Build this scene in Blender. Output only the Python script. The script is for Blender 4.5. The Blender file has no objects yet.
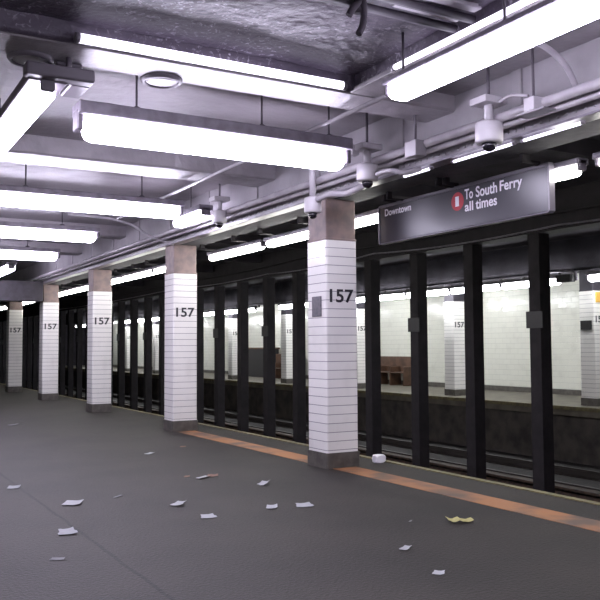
import bpy, bmesh, math, random
from mathutils import Vector, Matrix, noise
random.seed(7)
SC = bpy.context.scene
COL = SC.collection
PI = math.pi

# ------------------------------------------------------------------ camera
YAW, PITCH, ROLL, FPX = 0.5189, 0.0567, -0.0062, 820.3
CAMZ = 1.3
fw = Vector((math.sin(YAW)*math.cos(PITCH), math.cos(YAW)*math.cos(PITCH), math.sin(PITCH)))
rt = Vector((math.cos(YAW), -math.sin(YAW), 0)); up = rt.cross(fw)
r2 = rt*math.cos(ROLL) + up*math.sin(ROLL); u2 = -rt*math.sin(ROLL) + up*math.cos(ROLL)
cd = bpy.data.cameras.new('camera'); cam = bpy.data.objects.new('camera', cd); COL.objects.link(cam)
cd.sensor_width = 36.0; cd.lens = FPX/600*36.0; cd.clip_start = 0.05; cd.clip_end = 300
M = Matrix(((r2.x, u2.x, -fw.x, 0), (r2.y, u2.y, -fw.y, 0), (r2.z, u2.z, -fw.z, CAMZ), (0, 0, 0, 1)))
cam.matrix_world = M
SC.camera = cam

# ------------------------------------------------------------------ world + exposure
w = bpy.data.worlds.new('world'); SC.world = w; w.use_nodes = True
w.node_tree.nodes['Background'].inputs[0].default_value = (0.55, 0.55, 0.7, 1)
w.node_tree.nodes['Background'].inputs[1].default_value = 0.02
SC.view_settings.view_transform = 'Standard'; SC.view_settings.look = 'None'
SC.view_settings.gamma = 1; SC.view_settings.use_curve_mapping = False
SC.view_settings.exposure = 1.95
PLAT_LIGHT = 9.0      # strength of the platform fixtures
TRACK_LIGHT = 7.0     # strength of the lamps over the platform edge
FAR_LIGHT = 10.0       # lamps on the opposite platform

# ------------------------------------------------------------------ materials
def lin(c): return tuple(((v/255)/12.92 if v/255 <= .04045 else ((v/255+.055)/1.055)**2.4) for v in c) + (1,)
MATS = {}
def mat(name, c, rough=.6, metal=0., spec=.5, c2=None, scale=6., detail=6., lo=.4, hi=.65, bump=0., bscale=20., emit=None, es=0.):
    m = bpy.data.materials.new(name); m.use_nodes = True; nt = m.node_tree; b = nt.nodes['Principled BSDF']
    b.inputs['Base Color'].default_value = lin(c); b.inputs['Roughness'].default_value = rough
    b.inputs['Metallic'].default_value = metal; b.inputs['Specular IOR Level'].default_value = spec
    tc = nt.nodes.new('ShaderNodeTexCoord')
    if c2:
        n = nt.nodes.new('ShaderNodeTexNoise'); n.inputs['Scale'].default_value = scale; n.inputs['Detail'].default_value = detail
        nt.links.new(tc.outputs['Object'], n.inputs['Vector'])
        r = nt.nodes.new('ShaderNodeValToRGB'); r.color_ramp.elements[0].position = lo; r.color_ramp.elements[1].position = hi
        r.color_ramp.elements[0].color = lin(c); r.color_ramp.elements[1].color = lin(c2)
        nt.links.new(n.outputs['Fac'], r.inputs['Fac']); nt.links.new(r.outputs['Color'], b.inputs['Base Color'])
    if bump:
        n = nt.nodes.new('ShaderNodeTexNoise'); n.inputs['Scale'].default_value = bscale; n.inputs['Detail'].default_value = 8
        nt.links.new(tc.outputs['Object'], n.inputs['Vector'])
        bp = nt.nodes.new('ShaderNodeBump'); bp.inputs['Strength'].default_value = bump; bp.inputs['Distance'].default_value = .02
        nt.links.new(n.outputs['Fac'], bp.inputs['Height']); nt.links.new(bp.outputs['Normal'], b.inputs['Normal'])
    if emit:
        b.inputs['Emission Color'].default_value = emit + (1,); b.inputs['Emission Strength'].default_value = es
    MATS[name] = m; return m

def mathn(nt, op, a, b=None):
    n = nt.nodes.new('ShaderNodeMath'); n.operation = op
    for i, v in enumerate((a, b)):
        if v is None: continue
        if isinstance(v, (int, float)): n.inputs[i].default_value = v
        else: nt.links.new(v, n.inputs[i])
    return n.outputs[0]

def tile_mat(name, c, grout, rh=.0945, rw=0., wall=False, rough=.13, var=.06, bd=.02):
    """glazed wall tiles in horizontal courses, grout lines and a hand-set waviness"""
    m = mat(name, c, rough); nt = m.node_tree; b = nt.nodes['Principled BSDF']
    tc = nt.nodes.new('ShaderNodeTexCoord'); s = nt.nodes.new('ShaderNodeSeparateXYZ'); nt.links.new(tc.outputs['Object'], s.inputs[0])
    z = mathn(nt, 'DIVIDE', s.outputs['Z'], rh); fz = mathn(nt, 'FRACT', z)
    line = mathn(nt, 'LESS_THAN', fz, .075)
    row = mathn(nt, 'FLOOR', z)
    if rw:
        h = mathn(nt, 'ADD', s.outputs['X'], s.outputs['Y'])
        off = mathn(nt, 'MULTIPLY', mathn(nt, 'MODULO', row, 2), .5)
        hx = mathn(nt, 'ADD', mathn(nt, 'DIVIDE', h, rw), off)
        v = mathn(nt, 'MULTIPLY', mathn(nt, 'LESS_THAN', mathn(nt, 'FRACT', hx), .03), .6)
        line = mathn(nt, 'MAXIMUM', line, v)
        cell = mathn(nt, 'FLOOR', hx)
    else: cell = mathn(nt, 'FLOOR', s.outputs['X'])
    cb = nt.nodes.new('ShaderNodeCombineXYZ'); nt.links.new(row, cb.inputs[0]); nt.links.new(cell, cb.inputs[1])
    wn = nt.nodes.new('ShaderNodeTexWhiteNoise'); nt.links.new(cb.outputs[0], wn.inputs['Vector'])
    mr = nt.nodes.new('ShaderNodeMapRange'); nt.links.new(wn.outputs['Value'], mr.inputs[0]); mr.inputs[3].default_value = 1-var; mr.inputs[4].default_value = 1
    hsv = nt.nodes.new('ShaderNodeHueSaturation'); hsv.inputs['Color'].default_value = lin(c); nt.links.new(mr.outputs[0], hsv.inputs['Value'])
    ns = nt.nodes.new('ShaderNodeTexNoise'); ns.inputs['Scale'].default_value = 2.5; ns.inputs['Detail'].default_value = 5
    nt.links.new(tc.outputs['Object'], ns.inputs['Vector'])
    d = nt.nodes.new('ShaderNodeMapRange'); nt.links.new(ns.outputs['Fac'], d.inputs[0]); d.inputs[1].default_value = .55; d.inputs[2].default_value = .85; d.inputs[4].default_value = .35
    m1 = nt.nodes.new('ShaderNodeMix'); m1.data_type = 'RGBA'; nt.links.new(d.outputs[0], m1.inputs['Factor']); nt.links.new(hsv.outputs[0], m1.inputs['A']); m1.inputs['B'].default_value = lin((150, 146, 140))
    m2 = nt.nodes.new('ShaderNodeMix'); m2.data_type = 'RGBA'; nt.links.new(line, m2.inputs['Factor']); nt.links.new(m1.outputs['Result'], m2.inputs['A']); m2.inputs['B'].default_value = lin(grout)
    nt.links.new(m2.outputs['Result'], b.inputs['Base Color'])
    hgt = mathn(nt, 'SUBTRACT', mathn(nt, 'ADD', mathn(nt, 'MULTIPLY', ns.outputs['Fac'], .25), mathn(nt, 'MULTIPLY', wn.outputs['Value'], .0)), mathn(nt, 'MULTIPLY', line, .12))
    bp = nt.nodes.new('ShaderNodeBump'); bp.inputs['Strength'].default_value = .6; bp.inputs['Distance'].default_value = bd
    nt.links.new(hgt, bp.inputs['Height']); nt.links.new(bp.outputs['Normal'], b.inputs['Normal'])
    return m

PLAT_C = (0.84, 0.79, 1.0); EDGE_C = (1.0, 0.98, 0.94); FAR_C = (0.95, 0.97, 1.0)
mat('plat_lens', (235, 235, 240), .4, emit=PLAT_C, es=PLAT_LIGHT)
mat('edge_lens', (235, 235, 240), .4, emit=EDGE_C, es=TRACK_LIGHT)
mat('far_lens', (235, 235, 240), .4, emit=FAR_C, es=FAR_LIGHT)
mat('strip_lens', (235, 235, 240), .4, emit=PLAT_C, es=1.0)  # self-glow that stands in for bright lines on beam and girder edges
mat('blue_glow', (60, 110, 200), .4, emit=(.08, .25, 1.0), es=1.2)
mat('housing', (118, 113, 122), .35, c2=(96, 90, 98), scale=9)
mat('socket', (80, 74, 82), .5)
mat('ceiling_paint', (138, 133, 137), .45, c2=(104, 99, 104), scale=1.6, lo=.45, hi=.8, bump=.55, bscale=7)
mat('beam_paint', (134, 129, 133), .42, c2=(100, 95, 100), scale=3, lo=.5, hi=.85, bump=.6, bscale=11)
mat('girder_paint', (146, 142, 146), .4, c2=(126, 122, 126), scale=2, bump=.1, bscale=30)
mat('flange_paint', (80, 78, 82), .6, spec=.2, bump=.05, bscale=25)
mat('conduit', (165, 160, 165), .4, c2=(148, 143, 149), scale=5)
mat('white_box', (172, 168, 172), .4)
mat('dark_pipe', (48, 43, 51), .5, c2=(35, 31, 37), scale=10)
mat('soot', (58, 54, 62), .85, c2=(42, 39, 46), scale=2.2, bump=.5, bscale=9)
mat('track_dirt', (38, 34, 33), .9, c2=(24, 22, 22), scale=5, bump=1., bscale=16)
mat('dark_steel', (38, 34, 38), .7, spec=.3, c2=(29, 26, 29), scale=5, bump=.15, bscale=40)
mat('dark_box', (32, 30, 32), .5)
mat('rail_steel', (48, 43, 40), .6)
mat('grime', (74, 69, 64), .85, c2=(50, 47, 45), scale=3, bump=.5, bscale=9)
mat('rust', (74, 58, 48), .8, c2=(48, 40, 36), scale=12)
mat('capital_paint', (136, 118, 112), .6, c2=(116, 102, 100), scale=8)
mat('plinth', (88, 84, 78), .6, c2=(70, 66, 62), scale=9, bump=.2, bscale=30)
mat('digits', (42, 42, 46), .3)
mat('plaque', (96, 92, 98), .35, c2=(78, 75, 82), scale=30)
mat('sign_face', (42, 40, 48), .28)
mat('sign_rim', (92, 88, 96), .3)
mat('sign_white', (225, 222, 228), .5)
mat('sign_red', (172, 40, 52), .5)
mat('yellow_edge', (112, 104, 70), .6, c2=(86, 80, 60), scale=12)
mat('paper', (158, 160, 163), .8)
mat('paper_grey', (120, 120, 124), .8)
mat('paper_yellow', (165, 160, 105), .8)
mat('paper_tan', (120, 92, 78), .8)
mat('dome', (28, 26, 32), .08)
mat('wood', (92, 66, 50), .5, c2=(66, 46, 36), scale=4)
mat('orange_card', (215, 170, 80), .6)
mat('far_floor', (100, 95, 82), .6, c2=(80, 75, 66), scale=3)
mat('rag', (40, 34, 42), .9)

tile_mat('column_tile', (232, 230, 226), (140, 138, 142))
tile_mat('wall_tile', (212, 212, 202), (192, 192, 184), rh=.15, rw=.3, var=.03, rough=.12, bd=.12)
MATS['wall_tile'].node_tree.nodes['Principled BSDF'].inputs['Specular IOR Level'].default_value = .35

# platform floor: worn dark concrete, a long seam, stains; orange stripe is its own slab mesh
m = mat('platform_floor', (50, 46, 42), .62, spec=.25, c2=(36, 33, 31), scale=1.1, detail=10, lo=.35, hi=.7, bump=.35, bscale=45)
nt = m.node_tree; b = nt.nodes['Principled BSDF']
tc = nt.nodes.new('ShaderNodeTexCoord'); sp = nt.nodes.new('ShaderNodeSeparateXYZ'); nt.links.new(tc.outputs['Object'], sp.inputs[0])
wb = nt.nodes.new('ShaderNodeTexNoise'); wb.inputs['Scale'].default_value = 3; nt.links.new(tc.outputs['Object'], wb.inputs['Vector'])
xw = mathn(nt, 'ADD', sp.outputs['X'], mathn(nt, 'MULTIPLY', mathn(nt, 'SUBTRACT', wb.outputs['Fac'], .5), .04))
seam = mathn(nt, 'LESS_THAN', mathn(nt, 'ABSOLUTE', mathn(nt, 'SUBTRACT', xw, 1.56)), .013)
spk = nt.nodes.new('ShaderNodeTexNoise'); spk.inputs['Scale'].default_value = 70; spk.inputs['Detail'].default_value = 4; nt.links.new(tc.outputs['Object'], spk.inputs['Vector'])
src = b.inputs['Base Color'].links[0].from_socket
mx = nt.nodes.new('ShaderNodeMix'); mx.data_type = 'RGBA'; mx.blend_type = 'MULTIPLY'; mx.inputs['Factor'].default_value = .8
nt.links.new(src, mx.inputs['A'])
rr = nt.nodes.new('ShaderNodeValToRGB'); rr.color_ramp.elements[0].position = .3; rr.color_ramp.elements[0].color = (.55, .55, .55, 1); rr.color_ramp.elements[1].position = .6
nt.links.new(spk.outputs['Fac'], rr.inputs['Fac']); nt.links.new(rr.outputs['Color'], mx.inputs['B'])
mx2 = nt.nodes.new('ShaderNodeMix'); mx2.data_type = 'RGBA'; nt.links.new(mathn(nt, 'MULTIPLY', seam, .9), mx2.inputs['Factor'])
nt.links.new(mx.outputs['Result'], mx2.inputs['A']); mx2.inputs['B'].default_value = lin((18, 16, 17))
nt.links.new(mx2.outputs['Result'], b.inputs['Base Color'])

# worn orange stripe
m = mat('orange_stripe', (148, 100, 60), .6, c2=(84, 68, 58), scale=2.4, detail=9, lo=.46, hi=.68)

# recess plaster, dark and peeling
m = mat('recess_plaster', (92, 84, 98), .5, bump=1.0, bscale=13)
nt = m.node_tree; b = nt.nodes['Principled BSDF']; tc = nt.nodes.new('ShaderNodeTexCoord')
n1 = nt.nodes.new('ShaderNodeTexNoise'); n1.inputs['Scale'].default_value = 24; n1.inputs['Detail'].default_value = 9; n1.inputs['Distortion'].default_value = 1.0
n2 = nt.nodes.new('ShaderNodeTexNoise'); n2.inputs['Scale'].default_value = 1.3; n2.inputs['Detail'].default_value = 3
for n in (n1, n2): nt.links.new(tc.outputs['Object'], n.inputs['Vector'])
rp = nt.nodes.new('ShaderNodeMapRange'); rp.inputs[1].default_value = .56; rp.inputs[2].default_value = .72
nt.links.new(n1.outputs['Fac'], rp.inputs[0])
r0 = nt.nodes.new('ShaderNodeMapRange'); r0.inputs[1].default_value = .45; r0.inputs[2].default_value = .6; nt.links.new(n2.outputs['Fac'], r0.inputs[0])
fac = mathn(nt, 'MULTIPLY', rp.outputs[0], r0.outputs[0])
bs = nt.nodes.new('ShaderNodeValToRGB'); bs.color_ramp.elements[0].color = lin((62, 55, 67)); bs.color_ramp.elements[1].color = lin((86, 79, 90)); bs.color_ramp.elements[0].position = .35; bs.color_ramp.elements[1].position = .7
nt.links.new(n2.outputs['Fac'], bs.inputs['Fac'])
mx = nt.nodes.new('ShaderNodeMix'); mx.data_type = 'RGBA'; nt.links.new(fac, mx.inputs['Factor']); nt.links.new(bs.outputs['Color'], mx.inputs['A']); mx.inputs['B'].default_value = lin((185, 180, 192))
nt.links.new(mx.outputs['Result'], b.inputs['Base Color'])

# ------------------------------------------------------------------ mesh helpers
class MB:
    def __init__(s): s.bm = bmesh.new()
    def box(s, x0, x1, y0, y1, z0, z1, bevel=0., seg=2):
        r = bmesh.ops.create_cube(s.bm, size=1.0)
        for v in r['verts']:
            v.co = Vector(((x0+x1)/2+v.co.x*(x1-x0), (y0+y1)/2+v.co.y*(y1-y0), (z0+z1)/2+v.co.z*(z1-z0)))
        if bevel:
            es = list({e for v in r['verts'] for e in v.link_edges})
            bmesh.ops.bevel(s.bm, geom=es, offset=bevel, segments=seg, profile=.5, affect='EDGES')
        return s
    def vbevel_box(s, x0, x1, y0, y1, z0, z1, bevel, seg=3):
        r = bmesh.ops.create_cube(s.bm, size=1.0)
        for v in r['verts']:
            v.co = Vector(((x0+x1)/2+v.co.x*(x1-x0), (y0+y1)/2+v.co.y*(y1-y0), (z0+z1)/2+v.co.z*(z1-z0)))
        es = [e for e in {e for v in r['verts'] for e in v.link_edges} if abs(e.verts[0].co.z-e.verts[1].co.z) > .5*(z1-z0)]
        bmesh.ops.bevel(s.bm, geom=es, offset=bevel, segments=seg, profile=.5, affect='EDGES')
        return s
    def tube(s, pts, r, n=10, cap=True):
        pts = [Vector(p) for p in pts]; rings = []
        for i, p in enumerate(pts):
            d = (pts[min(i+1, len(pts)-1)] - pts[max(i-1, 0)]).normalized()
            a = d.cross(Vector((0, 0, 1)));
            if a.length < .05: a = d.cross(Vector((1, 0, 0)))
            a.normalize(); bb = d.cross(a)
            rr = r[i] if isinstance(r, (list, tuple)) else r
            rings.append([s.bm.verts.new(p + a*math.cos(2*PI*k/n)*rr + bb*math.sin(2*PI*k/n)*rr) for k in range(n)])
        for A, B in zip(rings, rings[1:]):
            for k in range(n): s.bm.faces.new((A[k], A[(k+1) % n], B[(k+1) % n], B[k])).smooth = True
        if cap: s.bm.faces.new(rings[0][::-1]); s.bm.faces.new(rings[-1])
        return s
    def lathe(s, prof, cx=0, cy=0, n=24):
        rings = [[s.bm.verts.new((cx+r*math.cos(2*PI*k/n), cy+r*math.sin(2*PI*k/n), z)) for k in range(n)] for r, z in prof]
        for A, B in zip(rings, rings[1:]):
            for k in range(n): s.bm.faces.new((A[k], A[(k+1) % n], B[(k+1) % n], B[k])).smooth = True
        s.bm.faces.new(rings[0]); s.bm.faces.new(rings[-1][::-1])
        return s
    def prism(s, poly, axis, a, b):
        """poly of (u,v); axis 'Y': (x,z) extruded a..b in y; 'X': (y,z) in x; 'Z': (x,y) in z"""
        f = {'Y': lambda u, v, t: (u, t, v), 'X': lambda u, v, t: (t, u, v), 'Z': lambda u, v, t: (u, v, t)}[axis]
        A = [s.bm.verts.new(f(u, v, a)) for u, v in poly]; B = [s.bm.verts.new(f(u, v, b)) for u, v in poly]
        n = len(poly)
        for k in range(n): s.bm.faces.new((A[k], A[(k+1) % n], B[(k+1) % n], B[k]))
        s.bm.faces.new(A[::-1]); s.bm.faces.new(B); return s
    def build(s, name, m, parent=None, loc=None):
        bmesh.ops.recalc_face_normals(s.bm, faces=s.bm.faces[:])
        me = bpy.data.meshes.new(name); s.bm.to_mesh(me); s.bm.free()
        me.materials.append(MATS[m]); o = bpy.data.objects.new(name, me); COL.objects.link(o)
        if parent: o.parent = parent
        if loc: o.location = loc
        return o

def tag(o, label, cat, group=None):
    o['label'] = label; o['category'] = cat
    if group: o['group'] = group
    return o
def thing(name, label, cat, loc=(0, 0, 0), rz=0, group=None):
    o = bpy.data.objects.new(name, None); COL.objects.link(o); o.empty_display_size = .1
    o.location = loc; o.rotation_euler = (0, 0, rz); return tag(o, label, cat, group)
def struct(name, mb, m):
    o = mb.build(name, m); o['kind'] = 'structure'; return o
def dup(root, loc, label, rz=None, group=None, skip=()):
    r = root.copy(); COL.objects.link(r); r.location = loc; r['label'] = label
    if rz is not None: r.rotation_euler = (0, 0, rz)
    if group: r['group'] = group
    for ch in list(root.children):
        if ch.name.split('.')[0] in skip: continue
        c = ch.copy(); COL.objects.link(c); c.parent = r
        for g in list(ch.children):
            d = g.copy(); COL.objects.link(d); d.parent = c
    return r
def text_mesh(name, s, x0, y0, wd, ht, m, depth=.004, offset=.012, parent=None, mw=None):
    cu = bpy.data.curves.new('tmp', 'FONT'); cu.body = s; cu.size = 1; cu.extrude = .001; cu.offset = offset; cu.space_character = 1.02
    to = bpy.data.objects.new('tmp', cu); COL.objects.link(to)
    bpy.context.view_layer.update()
    me = bpy.data.meshes.new_from_object(to.evaluated_get(bpy.context.evaluated_depsgraph_get()))
    bpy.data.objects.remove(to); bpy.data.curves.remove(cu)
    xs = [v.co.x for v in me.vertices]; ys = [v.co.y for v in me.vertices]
    ax, bx, ay, by = min(xs), max(xs), min(ys), max(ys)
    for v in me.vertices:
        v.co = Vector((x0+(v.co.x-ax)/(bx-ax)*wd, y0+(v.co.y-ay)/(by-ay)*ht, depth if v.co.z > 0 else 0))
        if mw: v.co = mw @ v.co
    me.name = name; me.materials.clear(); me.materials.append(MATS[m])
    o = bpy.data.objects.new(name, me); COL.objects.link(o)
    if parent: o.parent = parent
    return o

ORD = ['first', 'second', 'third', 'fourth', 'fifth', 'sixth', 'seventh', 'eighth', 'ninth', 'tenth', 'eleventh', 'twelfth', 'thirteenth', 'fourteenth', 'fifteenth',
       'sixteenth', 'seventeenth', 'eighteenth', 'nineteenth', 'twentieth', 'twenty-first', 'twenty-second', 'twenty-third', 'twenty-fourth', 'twenty-fifth',
       'twenty-sixth', 'twenty-seventh', 'twenty-eighth', 'twenty-ninth', 'thirtieth', 'thirty-first', 'thirty-second', 'thirty-third', 'thirty-fourth', 'thirty-fifth']

# ------------------------------------------------------------------ the setting
YN, YF = -3.0, 62.0
XL = -2.2
EDGE = 5.49; OEDGE = 13.55; OWALL = 16.75
struct('floor', MB().box(XL-.2, EDGE-.06, YN, YF, -.25, 0), 'platform_floor')
struct('floor', MB().box(XL-.2, OWALL+.2, YN, YF, -1.5, -1.2), 'track_dirt')
struct('floor', MB().box(OEDGE+.06, OWALL+.2, YN, YF, -.2, 0), 'far_floor')
struct('trim_7', MB().box(EDGE-.35, EDGE-.2, YN, YF, -1.2, -.25), 'track_dirt')
struct('trim_8', MB().box(OEDGE+.2, OEDGE+.35, YN, YF, -1.2, -.2), 'grime')
struct('trim_1', MB().box(EDGE-.06, EDGE+.02, YN, YF, -.16, .008), 'yellow_edge')
struct('trim_2', MB().box(OEDGE-.02, OEDGE+.06, YN, YF, -.07, .006), 'yellow_edge')
struct('wall_left', MB().box(XL-.2, XL, YN, YF, 0, 3.6), 'wall_tile')
struct('wall_right', MB().box(OWALL, OWALL+.2, YN, YF, 0, 3.6), 'wall_tile')
struct('baseboard_right', MB().box(OWALL-.03, OWALL, YN, YF, 0, .14), 'plinth')
struct('wall_far', MB().box(XL-.2, OWALL+.2, YF, YF+.3, -1.5, 4.1), 'soot')
struct('wall_near', MB().box(XL-.2, OWALL+.2, YN-.3, YN, -1.5, 4.1), 'soot')

# ceiling: main painted slab, recess over the near bay, strip beside the girder, sooty slab over tracks
ZC = 3.5
RX, RY0, RY1, RZ = 3.54, 1.6, 5.34, 3.43
struct('ceiling', MB().box(XL-.2, 4.6, RY1+.12, YF, ZC, ZC+.3), 'ceiling_paint')
struct('ceiling', MB().box(XL-.2, 4.6, YN, RY0-.1, ZC, ZC+.3), 'ceiling_paint')
struct('ceiling', MB().box(RX+.2, 4.6, RY0-.1, RY1+.12, ZC-.06, ZC+.3), 'ceiling_paint')
mb = MB(); nx, ny = 150, 100; V = []
for i in range(nx+1):
    row = []
    for j in range(ny+1):
        x = XL+(RX+.05-XL)*i/nx; y = RY0-.05+(RY1-RY0+.08)*j/ny
        row.append(mb.bm.verts.new((x, y, RZ+.012*noise.noise(Vector((x*1.3, y*1.3, 5)))+.012*noise.noise(Vector((x*4, y*4, 1)))+.008*abs(noise.noise(Vector((x*12, y*12, 2)))))))
    V.append(row)
for i in range(nx):
    for j in range(ny): mb.bm.faces.new((V[i][j], V[i+1][j], V[i+1][j+1], V[i][j+1])).smooth = True
r = bmesh.ops.extrude_face_region(mb.bm, geom=mb.bm.faces[:])
for v in [g for g in r['geom'] if isinstance(g, bmesh.types.BMVert)]: v.co.z = RZ+.2
struct('ceiling', mb, 'recess_plaster')
# recess side walls: lumpy plaster
def lumpy(x0, x1, z0, z1, y, along='X', n=90, m=16, amp=.03):
    mb = MB(); V = []
    for i in range(n+1):
        row = []
        for j in range(m+1):
            u = x0+(x1-x0)*i/n; v = z0+(z1-z0)*j/m
            e = min(1, min(i, n-i)/3) * min(1, min(j, m-j)/2)
            k = (noise.noise(Vector((u*3, v*3, y)))*amp + noise.noise(Vector((u*11, v*11, y)))*amp*.4)*e - .004
            row.append(mb.bm.verts.new((u, y+k, v) if along == 'X' else (y+k, u, v)))
        V.append(row)
    for i in range(n):
        for j in range(m): mb.bm.faces.new((V[i][j], V[i+1][j], V[i+1][j+1], V[i][j+1])).smooth = True
    # give it thickness
    r = bmesh.ops.extrude_face_region(mb.bm, geom=mb.bm.faces[:])
    for v in [g for g in r['geom'] if isinstance(g, bmesh.types.BMVert)]:
        if along == 'X': v.co.y += .12
        else: v.co.x += .08
    return mb
struct('trim_3', lumpy(XL, RX, 3.31, RZ+.02, RY1-.04, 'X', m=6, amp=.012), 'recess_plaster')
struct('trim_4', lumpy(RY0, RY1, 3.31, RZ+.02, RX, 'Y', m=6, amp=.006), 'recess_plaster')
struct('trim_5', MB().box(XL, RX, RY0-.1, RY0, 3.31, RZ), 'recess_plaster')
struct('ceiling', MB().box(4.6, 14.45, YN, YF, 3.62, 3.9), 'soot')
struct('ceiling', MB().box(14.45, OWALL+.2, YN, YF, 3.4, 3.7), 'ceiling_paint')

# transverse ceiling beams
def beam(y0, y1, z0, label, x1=4.6, wav=.012):
    mb = MB(); n = 80
    V = []
    for i in range(n+1):
        x = XL+(x1-XL)*i/n
        k = noise.noise(Vector((x*2.2, y0, 0)))*wav + noise.noise(Vector((x*9, y0, 3)))*wav*.6
        V.append([mb.bm.verts.new(p) for p in ((x, y0, ZC+.02), (x, y0+k, z0+.02+k*.4), (x, y0+.02+k, z0+k*.5), (x, y1-.02, z0-k*.3), (x, y1, z0+.02), (x, y1, ZC+.02))])
    for A, B in zip(V, V[1:]):
        for k in range(5): mb.bm.faces.new((A[k], B[k], B[k+1], A[k+1]))
        mb.bm.faces.new((A[5], B[5], B[0], A[0]))
    mb.bm.faces.new(V[0]); mb.bm.faces.new(V[-1][::-1])
    return tag(mb.build('ceiling_beam', 'beam_paint'), label, 'beam', 'white beams across the platform ceiling')
beam(5.35, 5.76, 3.3, 'white ceiling beam at the edge of the dark peeling recess, two round covers in it')
beam(8.62, 9.15, 3.3, 'white ceiling beam with flaking lower edge behind the nearest crosswise lamp', wav=.03)
beam(11.6, 12.05, 3.3, 'white ceiling beam between the second and third crosswise lamps')
beam(14.4, 14.8, 3.3, 'white ceiling beam between the third and fourth crosswise lamps')
beam(17.4, 17.8, 3.3, 'white ceiling beam beyond the fourth crosswise lamp')
tag(MB().box(3.52, 3.8, RY0, 5.35, 3.3, 3.34, .006, 1).build('ceiling_beam', 'beam_paint'), 'pale ceiling edge beam running beside the bright lamp at upper right', 'beam')
tag(MB().box(XL, 4.55, 20.85, 21.3, 2.46, 2.96, .01).build('low_beam', 'dark_pipe'), 'dark low beam across the platform above the fourth tiled column', 'beam')

# round cover plates in the first beam
for x, y, lb in ((2.10, 5.74, 'round white ceiling cover above the middle of the nearest crosswise lamp'), (1.15, 5.74, 'round white ceiling cover at the far left above the lamp end')):
    t = thing('round_cover', lb, 'ceiling cover', (x, y, 3.3), 0, 'round covers in the ceiling beam')
    MB().lathe([(.155, .02), (.155, -.012), (.145, -.028), (.128, -.03), (.122, -.015), (.122, .02)]).build('rim', 'socket', t)
    MB().lathe([(.12, .0), (.118, -.018), (.06, -.026), (.01, -.028)]).build('dish', 'white_box', t)
tag(MB().box(1.32, 1.5, 5.7, 5.8, 3.27, 3.3, .01).build('junction_plate', 'socket'), 'small dark plate under the ceiling beam above the left lamp housing', 'plate')

# ------------------------------------------------------------------ girders
def girder(x0, x1, z0, z1, label, web, flange, rivets=True, flip=False):
    t = thing('girder', label, 'girder', (0, 0, 0))
    MB().box(x0, x1, YN, YF, z0+.02, z1).build('web', web, t)
    if rivets:
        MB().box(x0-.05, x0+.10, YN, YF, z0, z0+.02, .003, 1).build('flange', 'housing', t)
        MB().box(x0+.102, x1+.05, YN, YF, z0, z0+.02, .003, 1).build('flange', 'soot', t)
    else: MB().box(x0-.05, x1+.05, YN, YF, z0, z0+.02, .004, 1).build('flange', flange, t)
    if rivets:
        mb = MB()
        for i in range(170):
            y = 2.6+i*.085
            for zz in (z0+.07,) if i % 1 == 0 else ():
                r = bmesh.ops.create_icosphere(mb.bm, subdivisions=1, radius=.014)
                for v in r['verts']: v.co = Vector((x0+v.co.x*.8, y+v.co.y, zz+v.co.z))
        o = mb.build('rivets', 'girder_paint' if flange != 'soot' else flange, t); o['kind'] = 'stuff'
        for y in [3.1+k*1.51 for k in range(12)]:
            MB().box(x0-.02, x0+.01, y-.05, y+.05, z0+.1, z1-.05, .004, 1).build('stiffener', web, t)
    return t
girder(4.6, 5.0, 2.9, 3.62, 'long riveted grey girder carried on the near row of tiled columns', 'girder_paint', 'flange_paint')
girder(9.4, 9.62, 3.02, 3.62, 'long dark girder on the steel columns between the tracks', 'dark_steel', 'dark_steel', False)
girder(14.05, 14.45, 2.9, 3.62, 'long dark girder over the opposite platform columns', 'soot', 'soot', False)
# dark cross ribs above the tracks
for k in range(12):
    y = 6.3+k*3.0
    tag(MB().box(5.05, 9.35, y, y+.22, 3.42, 3.619).build('track_rib', 'soot'), '%s dark sooty rib from the front across the ceiling above the near track' % ORD[k], 'beam', 'dark ribs above the tracks')
# sagging cables above the near track
def cable(pts, r, label, m='dark_pipe'):
    P = []
    for a, b_ in zip(pts, pts[1:]):
        a = Vector(a); b_ = Vector(b_)
        for i in range(12):
            t_ = i/12; p = a.lerp(b_, t_); p.z -= .25*t_*(1-t_); P.append(p)
    P.append(Vector(pts[-1]))
    tag(MB().tube(P, r, 6).build('cable', m), label, 'cable')
cable([(9.34, 3.5, 3.14), (9.34, 8.6, 3.08), (9.34, 13.4, 3.14), (9.34, 18, 3.1), (9.34, 24, 3.14), (9.34, 40, 3.14)], .014, 'pale thin cable sagging along the dark girder above the steel columns', 'housing')
cable([(9.3, 3.5, 3.34), (9.3, 9.6, 3.28), (9.3, 15.4, 3.34), (9.3, 24, 3.3), (9.3, 40, 3.34)], .02, 'upper dark cable sagging along the girder above the steel columns', 'dark_steel')

# ------------------------------------------------------------------ tiled columns
S = 4.53; Y1 = 7.49; W = .4
def make_column(label, cat='column', group=None):
    t = thing('tiled_column', label, cat, (4.6, Y1, 0), 0, group)
    MB().vbevel_box(0, W, 0, W, .15, 2.45, .022, 4).build('tiled_shaft', 'column_tile', t)
    MB().vbevel_box(-.012, W+.012, -.012, W+.012, 0, .165, .02, 3).build('plinth', 'plinth', t)
    c = MB().vbevel_box(.01, W-.01, .01, W-.01, 2.45, 2.9, .012, 2).box(-.0, W, -.0, W, 2.45, 2.475, .006, 1).build('capital', 'capital_paint', t)
    text_mesh('number', '157', .045, 1.772, .305, .145, 'digits', .003, .022, t, Matrix(((1, 0, 0, 0), (0, 0, -1, -.001), (0, 1, 0, 0), (0, 0, 0, 1))))
    return t
G1 = 'white tiled columns along the near platform'
col0 = make_column('nearest white tiled column numbered 157, grey plaque on its left face', group=G1)
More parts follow.
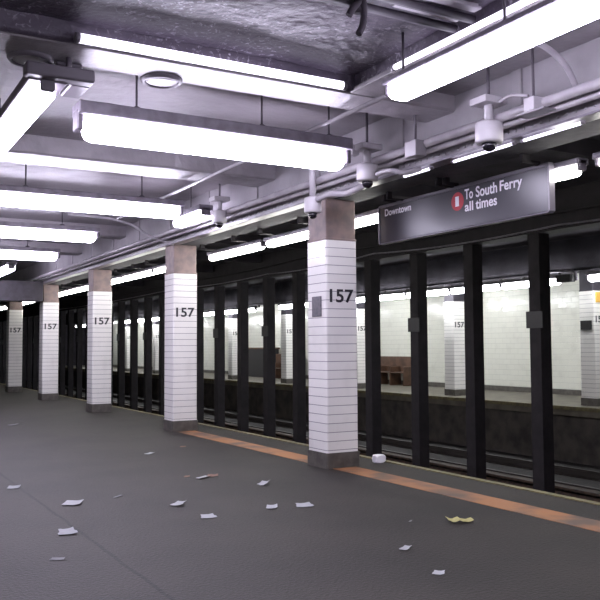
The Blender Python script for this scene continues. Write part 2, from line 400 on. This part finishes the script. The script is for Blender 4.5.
near_labels = ['second white tiled column from the right, standing left of the plaque column', 'third white tiled column on the platform, middle of the row of five',
               'fourth white tiled column, under the right end of the dark low beam', 'leftmost and smallest of the five white tiled columns']
for i, lb in enumerate(near_labels): dup(col0, (4.6, Y1+(i+1)*S, 0), lb)
G2 = 'white tiled columns on the opposite platform'
opp = []
for k in range(1, 9):
    lb = '%s white tiled column from the right on the opposite platform' % ORD[k-1]
    opp.append(dup(col0, (14.05, Y1+k*S, 0), lb, group=G2))
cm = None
for o in opp:      # the opposite capitals are dark, unlike the near ones
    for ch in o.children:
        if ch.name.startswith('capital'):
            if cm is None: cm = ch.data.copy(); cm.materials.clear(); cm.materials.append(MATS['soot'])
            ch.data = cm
MB().box(-.014, 0, .09, .28, 1.625, 1.845, .004, 1).build('plaque', 'plaque', col0)
MB().box(-.02, 0, .06, .36, 1.62, 1.82, .004, 1).build('plaque', 'dark_box', opp[0])
MB().box(.05, .38, -.02, 0, 2.2, 2.42, .004, 1).build('orange_card', 'orange_card', opp[0])

# ------------------------------------------------------------------ orange stripe
struct('trim_6', MB().box(4.66, 4.95, YN, 12.1, 0, .003), 'orange_stripe')

# ------------------------------------------------------------------ steel columns between tracks
def make_steel(label, box):
    t = thing('steel_column', label, 'column', (9.52, 9.18, -1.2), 0, 'dark steel columns between the tracks')
    mb = MB(); h = 4.22
    mb.box(-.11, .11, -.115, -.095, .02, h); mb.box(-.11, .11, .095, .115, .02, h); mb.box(-.11, -.092, -.1, .1, .02, h); mb.box(.092, .11, -.1, .1, .02, h)
    mb.build('shaft', 'dark_steel', t)
    MB().box(-.2, .2, -.2, .2, 0, .03, .005, 1).build('base_plate', 'rust', t)
    if box:
        MB().box(-.13, -.11, -.17, .17, 2.76, 3.02, .004, 1).build('side_box', 'dark_box', t)
    return t
st = [None, None]
NST = 33
for k in range(NST):
    b_ = (k % 2 == 0)
    lb = '%s dark steel column from the right between the tracks%s' % (ORD[k], ', with a dark box at head height' if b_ else '')
    y = 9.18+k*S/3
    if st[b_] is None:
        st[b_] = make_steel(lb, b_); st[b_].location = (9.52, y, -1.2)
    else: dup(st[b_], (9.52, y, -1.2), lb)

# ------------------------------------------------------------------ rails
def rail(x, label):
    prof = [(-.07, 0), (.07, 0), (.07, .015), (.012, .03), (.012, .12), (.035, .13), (.035, .16), (-.035, .16), (-.035, .13), (-.012, .12), (-.012, .03), (-.07, .015)]
    tag(MB().prism([(x+u, -1.2+v) for u, v in prof], 'Y', YN, YF).build('rail', 'rail_steel'), label, 'rail', 'running rails in the trackbed')
rail(6.6, 'running rail of the near track, nearest to the platform edge'); rail(8.04, 'running rail of the near track beside the steel columns')
rail(10.9, 'running rail of the far track just behind the steel columns'); rail(12.34, 'running rail of the far track under the opposite platform edge')
t = thing('third_rail', 'third rail with cover board behind the steel columns', 'rail', (0, 0, 0))
MB().box(10.08, 10.16, YN, YF, -1.2, -1.02).build('rail', 'rust', t)
MB().box(10.02, 10.22, YN, YF, -.97, -.93, .006, 1).box(10.2, 10.22, YN, YF, -1.2, -.95).build('cover_board', 'rust', t)

# ------------------------------------------------------------------ lamps
def fixture(label, x0, x1, y0, y1, zb, group, lens='plat_lens', depth=.15, hh=.06, hw=1.12, hmat='housing', rods=(), rod_z=3.5, name='fluorescent_light', brackets=None):
    """zb = underside of the lens. The long side follows the longer of x / y."""
    cx, cy = (x0+x1)/2, (y0+y1)/2
    t = thing(name, label, 'lamp', (cx, cy, zb), 0, group)
    hx, hy = (x1-x0)/2, (y1-y0)/2
    lx = hx > hy
    bev = min(hx, hy, depth/2)*.85
    MB().box(-hx+(.03 if lx else 0), hx-(.03 if lx else 0), -hy+(0 if lx else .03), hy-(0 if lx else .03), 0, depth, bev, 4).build('lens', lens, t)
    if lx: MB().box(-hx-.02, hx+.02, -hy*hw, hy*hw, depth-.012, depth+hh, .008, 1).build('housing', hmat, t)
    else: MB().box(-hx*hw, hx*hw, -hy-.02, hy+.02, depth-.012, depth+hh, .008, 1).build('housing', hmat, t)
    for s in (-1, 1):
        if lx: MB().box(s*hx-.025, s*hx+.025, -hy*.7, hy*.7, depth*.35, depth+.03, .01, 1).build('end_cap', 'socket', t)
        else: MB().box(-hx*.7, hx*.7, s*hy-.02, s*hy+.02, depth*.35, depth+.03, .01, 1).build('end_cap', 'socket', t)
    for u in rods:
        p = (u*hx, 0) if lx else (0, u*hy)
        MB().tube([(p[0], p[1], depth+hh-.005), (p[0], p[1], rod_z-zb-.001)], .009, 8).lathe([(.05, depth+hh), (.035, depth+hh+.025), (.012, depth+hh+.04)], p[0], p[1], 12).build('hanger', 'socket', t)
    return t
GC = 'crosswise lamps over the platform'
LW = .1
rows = [(6.2, 1.6, 4.02, 'nearest and longest crosswise lamp, hung over the middle of the platform'),
        (9.9, 1.3, 3.88, 'second crosswise lamp, below and behind the nearest one'),
        (12.75, .9, 3.6, 'third crosswise lamp from the front, ending left of the tiled columns'),
        (15.8, .9, 3.72, 'fourth crosswise lamp, the lowest long bar at the left edge')]
for i, (y, xa, xb, lb) in enumerate(rows):
    fixture(lb, xa, xb, y-LW, y+LW, 2.88 if i == 0 else 2.95, GC, depth=.20 if i == 0 else .17, hh=.09 if i == 0 else .06, rods=(-.62, .3, .86) if i == 0 else (-.5, .6))
fixture('crosswise lamp over the near end of the platform, nearest behind the viewer', .5, 2.9, .9, 1.1, 3.0, GC, depth=.16, rods=(-.6, .6))  # these near-end lamps are unseen, added to brighten the column faces
fixture('crosswise lamp over the near end of the platform, second behind the viewer', .3, 3.0, -1.9, -1.7, 3.0, GC, depth=.16, rods=(-.6, .6))
fixture('lengthwise lamp over the near end of the platform beside the girder', 3.24, 3.42, -.7, 1.6, 2.97, None, depth=.13, hh=.03, hw=.95, rods=(-.8, .8))
fixture('short tip of a lengthwise lamp at the left edge under the ceiling', 3.24, 3.44, 18.4, 20.6, 2.97, None, depth=.14, rods=(0,))
fixture('lengthwise lamp touching the right end of the second crosswise lamp', 4.1, 4.28, 9.8, 10.8, 2.97, None, depth=.12, rods=(0,))
fixture('bright lengthwise lamp at the upper right, nearest of all lamps', 3.24, 3.42, 2.1, 4.52, 2.97, None, depth=.13, hh=.03, rods=(.1, .9), rod_z=RZ, hw=.95)
fixture('lengthwise lamp at the upper left with a wide dark housing', 1.17, 1.31, 5.62, 8.1, 3.0, None, depth=.12, hw=1.9, hmat='socket', rods=(.5,))
# dark junction housing at the end of the left lamp
t = thing('junction_box', 'dark box joining the upper left lamp to the nearest crosswise lamp', 'box', (1.38, 5.64, 3.12))
MB().box(-.3, .16, -.12, .0, .0, .09, .015, 2).box(.02, .16, 0, .3, .0, .08, .01, 1).build('body', 'socket', t)
MB().tube([(0, -.03, .08), (0, -.03, .178)], .02, 8).build('stem', 'socket', t)

def glowstrip(label, p0, p1, r):  # glowing tube put in where an edge shows a bright line
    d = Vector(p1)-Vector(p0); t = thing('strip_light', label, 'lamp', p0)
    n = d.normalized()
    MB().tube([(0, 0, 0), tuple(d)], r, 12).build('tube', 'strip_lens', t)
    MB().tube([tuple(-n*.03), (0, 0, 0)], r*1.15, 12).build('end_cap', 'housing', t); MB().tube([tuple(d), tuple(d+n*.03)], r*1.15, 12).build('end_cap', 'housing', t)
glowstrip('thin bright strip lamp along the white beam edge below the dark recess', (1.36, 5.255, 3.315), (3.39, 5.255, 3.315), .032)
glowstrip('thin bright strip lamp beside the large lamp at upper right', (3.50, 4.72, 3.315), (3.50, 2.2, 3.315), .02)

# lamps above the platform edge; those out of frame added to light columns
GE = 'lamps above the near platform edge'
ed = [(-1.2, .64), (.7, 2.55), (2.62, 4.46), (4.6, 6.44), (6.52, 8.3), (8.38, 10.2), (10.3, 12.2), (12.95, 14.8), (14.86, 16.7), (16.76, 18.6), (19.3, 21.2), (21.26, 23.1), (24.9, 26.3), (26.36, 27.8), (29.9, 31.8)]
edl = ['lamp over the platform edge beyond the right side, second out of frame', 'lamp over the platform edge beyond the right side, first out of frame', 'lamp at the right edge of the photo above the near track', 'lamp showing just right of the hanging sign', 'lamp behind the sign showing beside the nearest tiled column',
       'lamp touching the left side of the nearest tiled column', 'lamp halfway between the two nearest tiled columns', 'lamp tip touching the left side of the second tiled column',
       'middle lamp between the second and third tiled columns', 'lamp touching the right side of the third tiled column', 'lamp touching the left side of the third tiled column',
       'lamp touching the right side of the fourth tiled column', 'lamp left of the fourth tiled column', 'lamp touching the right side of the fifth tiled column', 'lamp at the left edge of the photo above the track']
for (a, b_), lb in zip(ed, edl):
    t = fixture(lb, 5.24, 5.36, a+.02, b_-.02, 2.685, GE, 'edge_lens', depth=.10, hh=.04)
    for s in (-.6, .6):
        MB().box(-.33, .03, s*(b_-a)/2-.015, s*(b_-a)/2+.015, .135, .15).box(-.33, -.27, s*(b_-a)/2-.015, s*(b_-a)/2+.015, .14, .215).build('bracket', 'dark_steel', t)
# lamps above the opposite platform edge
GO = 'lamps above the opposite platform edge'
n = 0
ys = [10.06] + [12.59+1.85*k for k in range(22)]
for k, y in enumerate(ys):
    if k in (8, 13, 18): continue
    t = fixture('%s lamp from the right above the opposite platform edge' % ORD[n], 13.66, 13.80, y+.02, y+1.81, 2.61, GO, 'far_lens', depth=.15); n += 1
    for s in (-.6, .6):
        MB().box(-.03, .37, s*.9-.015, s*.9+.015, .185, .2).box(.31, .37, s*.9-.015, s*.9+.015, .2, .29).build('bracket', 'dark_steel', t)
# unseen lamps added under the opposite ceiling to brighten its wall
for k in range(12):
    fixture('%s crosswise lamp from the right under the opposite platform ceiling' % ORD[k], 14.9, 16.3, 8.5+k*4.53, 8.62+k*4.53, 3.1, 'crosswise lamps of the opposite platform', 'far_lens', depth=.08, rods=(-.5, .5), rod_z=3.4)

# ------------------------------------------------------------------ hanging sign
SX = 5.18; Rm = Matrix(((0, 0, -1, 0), (-1, 0, 0, 0), (0, 1, 0, 0), (0, 0, 0, 1)))
for y0, y1, lb in ((4.0, 4.56, 'slim bright strip lamp under the girder nearest the right edge'), (4.68, 5.38, 'slim bright strip lamp under the girder right above the sign lettering'), (5.7, 6.08, 'short slim bright strip lamp under the girder above the left half of the sign')):  # added glow in place of bright lines along the girder's lower edge
    glowstrip(lb, (4.6, y0, 2.875), (4.6, y1, 2.875), .012)
t = thing('hanging_sign', 'dark grey hanging sign reading To South Ferry all times', 'sign', (SX, 7.30, 2.415))
L, H = 2.43, .395
MB().box(0, .05, -L, 0, 0, H, .006, 1).build('panel', 'sign_face', t)
MB().box(-.008, .058, -L-.012, .012, H-.012, H+.02, .004, 1).box(-.012, .062, -.0, .014, 0, H, .003, 1).box(-.008, .058, -L-.02, -L, 0, H, .003, 1).box(-.008, .058, -L, 0, -.012, 0, .003, 1).build('frame', 'sign_rim', t)
RmT = Matrix.Translation((-.001, 0, 0)) @ Rm
for wd, x_, y_, w_, h_ in (('To', 1.39, .262, .115, .098), ('South', 1.545, .26, .28, .102), ('Ferry', 1.86, .235, .275, .124),
                           ('all', 1.39, .148, .115, .09), ('times', 1.54, .148, .28, .09), ('Downtown', .10, .285, .46, .075)):
    text_mesh('lettering', wd, x_, y_, w_, h_, 'sign_white', .002, .018, t, RmT)
mb = MB(); vs = [mb.bm.verts.new((-.003, -1.286+.088*math.cos(a*PI/16), .262+.088*math.sin(a*PI/16))) for a in range(32)]
f = mb.bm.faces.new(vs); r = bmesh.ops.extrude_face_region(mb.bm, geom=[f])
for v in [g for g in r['geom'] if isinstance(g, bmesh.types.BMVert)]: v.co.x += .0025
bul = mb.build('route_bullet', 'sign_red', t)
text_mesh('numeral', '1', 1.258, .215, .05, .095, 'sign_white', .002, .004, bul, Matrix.Translation((-.0035, 0, 0)) @ Rm)
for yy in (-.25, -1.25, -2.3):
    MB().box(-.08, .03, yy-.02, yy+.02, H+.02, H+.05).box(-.13, -.08, yy-.02, yy+.02, H+.02, .49).build('hanger', 'dark_steel', t)

# ------------------------------------------------------------------ conduits at the girder
def conduit(pts, r, label, m='conduit', name='conduit'):
    return tag(MB().tube(pts, r, 10).build(name, m), label, 'conduit')
conduit([(4.42, 1, 3.045), (4.42, 30, 3.045)], .036, 'thick pale conduit running along the riveted girder, upper of two')
conduit([(4.5, 1, 3.0), (4.5, 30, 3.0)], .024, 'thinner pale conduit running along the riveted girder, lower of two')
conduit([(3.7, 5.0, 3.24), (3.7, 12, 3.24)], .018, 'thin white conduit hung lengthwise past the end of the nearest crosswise lamp')
def smooth(pts, n=8):
    P = [Vector(p) for p in pts]; out = []
    for i in range(len(P)-1):
        p0 = P[max(i-1, 0)]; p1 = P[i]; p2 = P[i+1]; p3 = P[min(i+2, len(P)-1)]
        for k in range(n):
            t_ = k/n
            out.append(.5*((2*p1)+(p2-p0)*t_+(2*p0-5*p1+4*p2-p3)*t_**2+(3*p1-p0-3*p2+p3)*t_**3))
    out.append(P[-1]); return out
conduit(smooth([(3.0, 12.12, 3.28), (3.6, 12.12, 3.25), (3.95, 12.12, 3.18), (4.25, 12.1, 3.02), (4.5, 12.05, 2.93), (4.58, 11.98, 2.9)]), .02, 'curved pale conduit bending down to the top of the second tiled column')
conduit(smooth([(3.75, 3.9, 3.36), (4.05, 3.9, 3.34), (4.3, 3.92, 3.27), (4.45, 3.95, 3.18), (4.56, 3.98, 3.05)]), .022, 'curved pale conduit in the upper right corner bending down to the girder')
conduit(smooth([(4.3, 4.5, 3.12), (4.3, 4.38, 3.135), (4.34, 4.25, 3.1)]), .012, 'short arched conduit between the nearest dome camera and the junction box')
conduit(smooth([(4.3, 7.15, 2.80), (4.32, 6.95, 2.83), (4.42, 6.8, 2.82), (4.56, 6.7, 2.89)]), .03, 'short curved grey arm right of the dome camera on the tiled column')
conduit(smooth([(4.3, 6.1, 2.87), (4.34, 5.95, 2.88), (4.44, 5.85, 2.85), (4.57, 5.8, 2.89)]), .022, 'short curved grey arm right of the middle dome camera')

# ------------------------------------------------------------------ dome cameras
def dome_camera(label, x, y, ztop, zplate, zb, r, plate=True):
    t = thing('dome_camera', label, 'camera', (x, y, zb), 0, 'dome cameras along the girder')
    h = zplate-zb
    MB().tube([(0, 0, h), (0, 0, ztop-zb)], .012, 8).build('hanger', 'socket', t)
    MB().box(-.11, .11, -.09, .09, h-.03, h+.025, .008, 2).build('mount_plate', 'white_box', t)
    MB().tube([(0, 0, h-.02), (0, 0, .19)], .034, 14).build('stem', 'white_box', t)
    MB().lathe([(.04, .2), (r*.95, .185), (r, .17), (r, .045), (r*.93, .03), (r*.5, .028)]).build('casing', 'white_box', t)
    MB().lathe([(r*.55, .035), (r*.5, .0), (r*.38, -.02), (r*.15, -.032)]).build('dome', 'dome', t)
dome_camera('nearest white dome camera hanging above the sign', 4.3, 4.62, 3.44, 3.15, 2.80, .105)
dome_camera('middle white dome camera hanging right of the lamp end', 4.3, 6.25, 3.5, 3.15, 2.80, .10)
dome_camera('dome camera hanging in front of the nearest tiled column top', 4.3, 7.25, 3.5, 3.4, 2.65, .09)
dome_camera('small dome camera at the girder left of the nearest tiled column', 4.3, 9.6, 3.5, 3.2, 2.86, .09)
t = thing('junction_box', 'pale junction box clamped to the conduits right of the nearest camera', 'box', (4.36, 4.22, 2.98))
MB().box(-.05, .05, -.05, .05, 0, .1, .008, 2).build('body', 'white_box', t)
MB().box(-.05, .08, -.14, .14, -.015, .0, .004, 1).build('clamp_plate', 'girder_paint', t)
MB().tube([(0, 0, .1), (0, 0, .46)], .01, 8).build('hanger', 'socket', t)
t = thing('junction_box', 'grey junction box on the conduits between camera and sign', 'box', (4.36, 5.6, 2.93))
MB().box(-.06, .06, -.08, .08, 0, .14, .008, 2).build('body', 'girder_paint', t)
MB().tube([(0, 0, .14), (0, 0, .57)], .012, 8).build('hanger', 'socket', t)
t = thing('junction_box', 'small white box beside the stem of the middle dome camera', 'box', (4.2, 6.33, 3.08))
MB().box(-.04, .04, -.04, .04, 0, .09, .006, 2).build('body', 'white_box', t)

# ------------------------------------------------------------------ pipes in the recess
conduit([(XL, 4.06, 3.37), (3.5, 4.06, 3.37)], .028, 'dark pipe crossing the recess, the lower one with a rag on it', 'dark_pipe', 'pipe')
conduit([(XL, 3.885, 3.37), (3.5, 3.885, 3.37)], .028, 'dark pipe crossing the recess, the upper one near the top edge', 'dark_pipe', 'pipe')
tag(MB().box(2.95, 3.46, 3.955, 4.005, 3.385, 3.40, .003, 1).box(2.95, 3.46, 3.975, 3.985, 3.40, 3.43).build('board', 'white_box'), 'short pale board between the two dark recess pipes', 'board')
tag(MB().box(2.8, 3.46, 3.76, 3.83, 3.385, 3.40, .003, 1).box(2.8, 3.46, 3.79, 3.80, 3.40, 3.43).build('board', 'conduit'), 'pale board above the upper dark recess pipe at the top edge of the photo', 'board')
t = thing('hanging_rag', 'dark rag knotted over the lower dark pipe', 'rag', (2.74, 4.06, 3.37))
MB().tube(smooth([(-.03, .0, .04), (0, -.045, .0), (.02, -.03, -.06), (.01, -.03, -.13), (-.02, -.03, -.19)]), .022, 8).build('strand', 'rag', t)
MB().tube(smooth([(.0, .0, .045), (-.03, -.045, .0), (-.07, -.04, -.05), (-.09, -.03, -.09)]), .022, 8).build('strand', 'rag', t)
r = MB(); r.lathe([(.02, .055), (.05, .04), (.055, 0), (.045, -.04), (.02, -.05)], 0, 0, 12); r.build('knot', 'rag', t)

# ------------------------------------------------------------------ opposite platform
t = thing('bench', 'brown wooden bench against the opposite white wall', 'bench', (16.3, 21.6, 0))
MB().box(.33, .38, 0, 2.3, .42, .95, .02, 2).build('backrest', 'wood', t)
MB().box(-.1, .36, 0, 2.3, .40, .44, .01, 1).build('seat', 'wood', t)
for k in range(4): MB().box(-.1, .36, k*.75, k*.75+.045, 0, .62, .008, 1).build('divider', 'wood', t)
t = thing('bench', 'brown wooden bench left of the nearest tiled column on the far side', 'bench', (16.0, 28.4, 0))
MB().box(.33, .38, 0, 2.3, .42, 1.0, .02, 2).build('backrest', 'wood', t)
MB().box(-.1, .36, 0, 2.3, .40, .44, .01, 1).build('seat', 'wood', t)
for k in range(4): MB().box(-.1, .36, k*.75, k*.75+.045, 0, .62, .008, 1).build('divider', 'wood', t)
t = thing('booth', 'dark low booth on the opposite platform seen between steel columns', 'booth', (16.0, 31.1, 0))
MB().box(0, .7, 0, 2.0, 0, 1.25, .02, 2).build('body', 'dark_box', t)
MB().box(-.04, .74, -.04, 2.04, 1.2, 1.27, .01, 1).build('top', 'wood', t)
t = thing('call_box', 'small glowing blue panel far down the opposite platform', 'panel', (14.0, 47.0, 1.0))
MB().box(0, .1, 0, .7, 0, .5, .01, 1).build('case', 'dark_box', t)
MB().box(.02, .08, .3, .4, -1.0, 0, .01, 1).build('post', 'dark_box', t)
MB().box(-.01, 0, .04, .66, .04, .46).box(.02, .08, -.01, 0, .04, .46).build('screen', 'blue_glow', t)
t = thing('loudspeaker', 'dark loudspeaker on a curved grey pipe under the far girder', 'loudspeaker', (13.52, 12.0, 2.55))
MB().tube(smooth([(.42, 1.2, .30), (.2, 1.15, .30), (0, .9, .34), (0, .3, .33), (0, .05, .28), (0, 0, .1)]), .035, 8).build('pipe', 'housing', t)
MB().box(-.08, .08, .1, .5, .08, .24, .01, 2).build('body', 'dark_box', t)

# ------------------------------------------------------------------ litter
def scrap(x, y, sx, sy, rz, label, m='paper', curl=.012, seed=0):
    rnd = random.Random(seed); mb = MB(); n = 6; V = []
    cut = rnd.uniform(.75, 1.0)
    for i in range(n+1):
        row = []
        for j in range(n+1):
            u = i/n-.5; v = j/n-.5
            px = u*sx*(1 if j < n/2 else cut); py = v*sy
            z = .004+curl*(abs(u)*1.6)**2*(1 if u > 0 else .3)+curl*.5*(v+.5)**2+curl*.25*(1+noise.noise(Vector((u*4, v*4, seed))))
            row.append(mb.bm.verts.new((px, py, z)))
        V.append(row)
    for i in range(n):
        for j in range(n): mb.bm.faces.new((V[i][j], V[i+1][j], V[i+1][j+1], V[i][j+1]))
    r = bmesh.ops.extrude_face_region(mb.bm, geom=mb.bm.faces[:])
    for v in [g for g in r['geom'] if isinstance(g, bmesh.types.BMVert)]: v.co.z -= .002
    o = mb.build('paper_scrap', m, None, (x, y, 0)); o.rotation_euler = (0, 0, rz)
    return tag(o, label, 'paper scrap', 'paper litter on the platform floor')
A = -.52
SCR = [(1.782, 6.961, .15, .16, A, 'white paper scrap at left, above the other large left one', 'paper', .015),
       (1.471, 5.903, .13, .15, A+.4, 'larger white paper scrap at lower left, near the floor seam', 'paper', .015),
       (1.51, 8.041, .11, .12, A+.2, 'small white paper scrap at the left edge of the photo', 'paper', .012),
       (2.524, 6.455, .10, .13, A-.3, 'white paper scrap upper left of the centre cluster on the floor', 'paper', .02),
       (2.538, 5.887, .12, .12, A+.3, 'flat white paper scrap left of centre, lowest of its cluster', 'paper', .008),
       (3.57, 6.957, .09, .13, A-.3, 'white paper scrap in front of the nearest tiled column, farthest of three', 'paper', .03),
       (3.12, 5.941, .09, .10, A, 'small white paper scrap, left of the widest one before the column', 'paper', .016),
       (3.382, 5.878, .14, .13, A+.2, 'widest white paper scrap in front of the nearest tiled column', 'paper', .012),
       (3.23, 4.306, .06, .09, A-.5, 'small white paper scrap at the lower right, upper of two', 'paper', .01),
       (3.04, 3.745, .07, .06, A-.3, 'small white paper scrap at the lower right, lowest of all', 'paper', .01),
       (3.243, 7.646, .07, .14, A-.6, 'white paper scrap next to a tan one in mid floor', 'paper', .012),
       (3.37, 7.70, .12, .10, A, 'tan paper scrap beside a white one in mid floor', 'paper_tan', .012),
       (3.131, 7.79, .06, .07, A, 'tiny tan paper scrap left of the pair in mid floor', 'paper_tan', .008),
       (3.414, 9.698, .09, .12, A-.4, 'white paper scrap far back, in front of the second tiled column', 'paper', .012),
       (2.74, 14.578, .14, .22, A-.4, 'pale paper scrap far back on the left, below the leftmost column', 'paper_grey', .012),
       (2.202, 7.076, .03, .11, A-.4, 'thin grey paper sliver between the left and centre scraps', 'paper_grey', .006),
       (4.019, 10.14, .08, .08, A, 'tiny tan paper scrap just before the second tiled column', 'paper_tan', .008),
       (1.24, 5.2, .09, .05, A, 'faint grey paper scrap at the lower left under the white one', 'paper_grey', .004),
       (3.76, 4.95, .02, .05, A-.4, 'tiny pale paper sliver below the orange stripe at right', 'paper_grey', .004)]
for i, s in enumerate(SCR): scrap(s[0], s[1], s[2], s[3], s[4], s[5], s[6], s[7], i)
t = thing('crumpled_wrapper', 'folded yellowish wrapper on the floor at right below the orange stripe', 'wrapper', (4.053, 4.752, 0), -.5)
def leaf(dx, sx, sy, tilt):
    mb = MB(); V = [[mb.bm.verts.new((dx+(i/5-.5)*sx, (j/5-.5)*sy, .004+abs(i/5-.5)*tilt+.006*(1+noise.noise(Vector((i, j, dx*9)))))) for j in range(6)] for i in range(6)]
    for i in range(5):
        for j in range(5): mb.bm.faces.new((V[i][j], V[i+1][j], V[i+1][j+1], V[i][j+1]))
    r = bmesh.ops.extrude_face_region(mb.bm, geom=mb.bm.faces[:])
    for v in [g for g in r['geom'] if isinstance(g, bmesh.types.BMVert)]: v.co.z -= .002
    return mb
leaf(-.045, .09, .12, .04).build('wrapper_half', 'paper_yellow', t); leaf(.05, .1, .10, .03).build('wrapper_half', 'paper_yellow', t)
mb = MB(); r = bmesh.ops.create_icosphere(mb.bm, subdivisions=3, radius=1)
for v in r['verts']:
    k = 1+.25*noise.noise(v.co*2.2); p = v.co*k
    v.co = Vector((max(-.8, min(.8, p.x))*.085, max(-.7, min(.7, p.y))*.075, max(-.6, min(.6, p.z))*.07))
o = mb.build('crumpled_bag', 'sign_white', None, (5.36, 7.62, .042)); tag(o, 'crumpled white paper bag at the platform edge beside the nearest tiled column', 'paper bag')
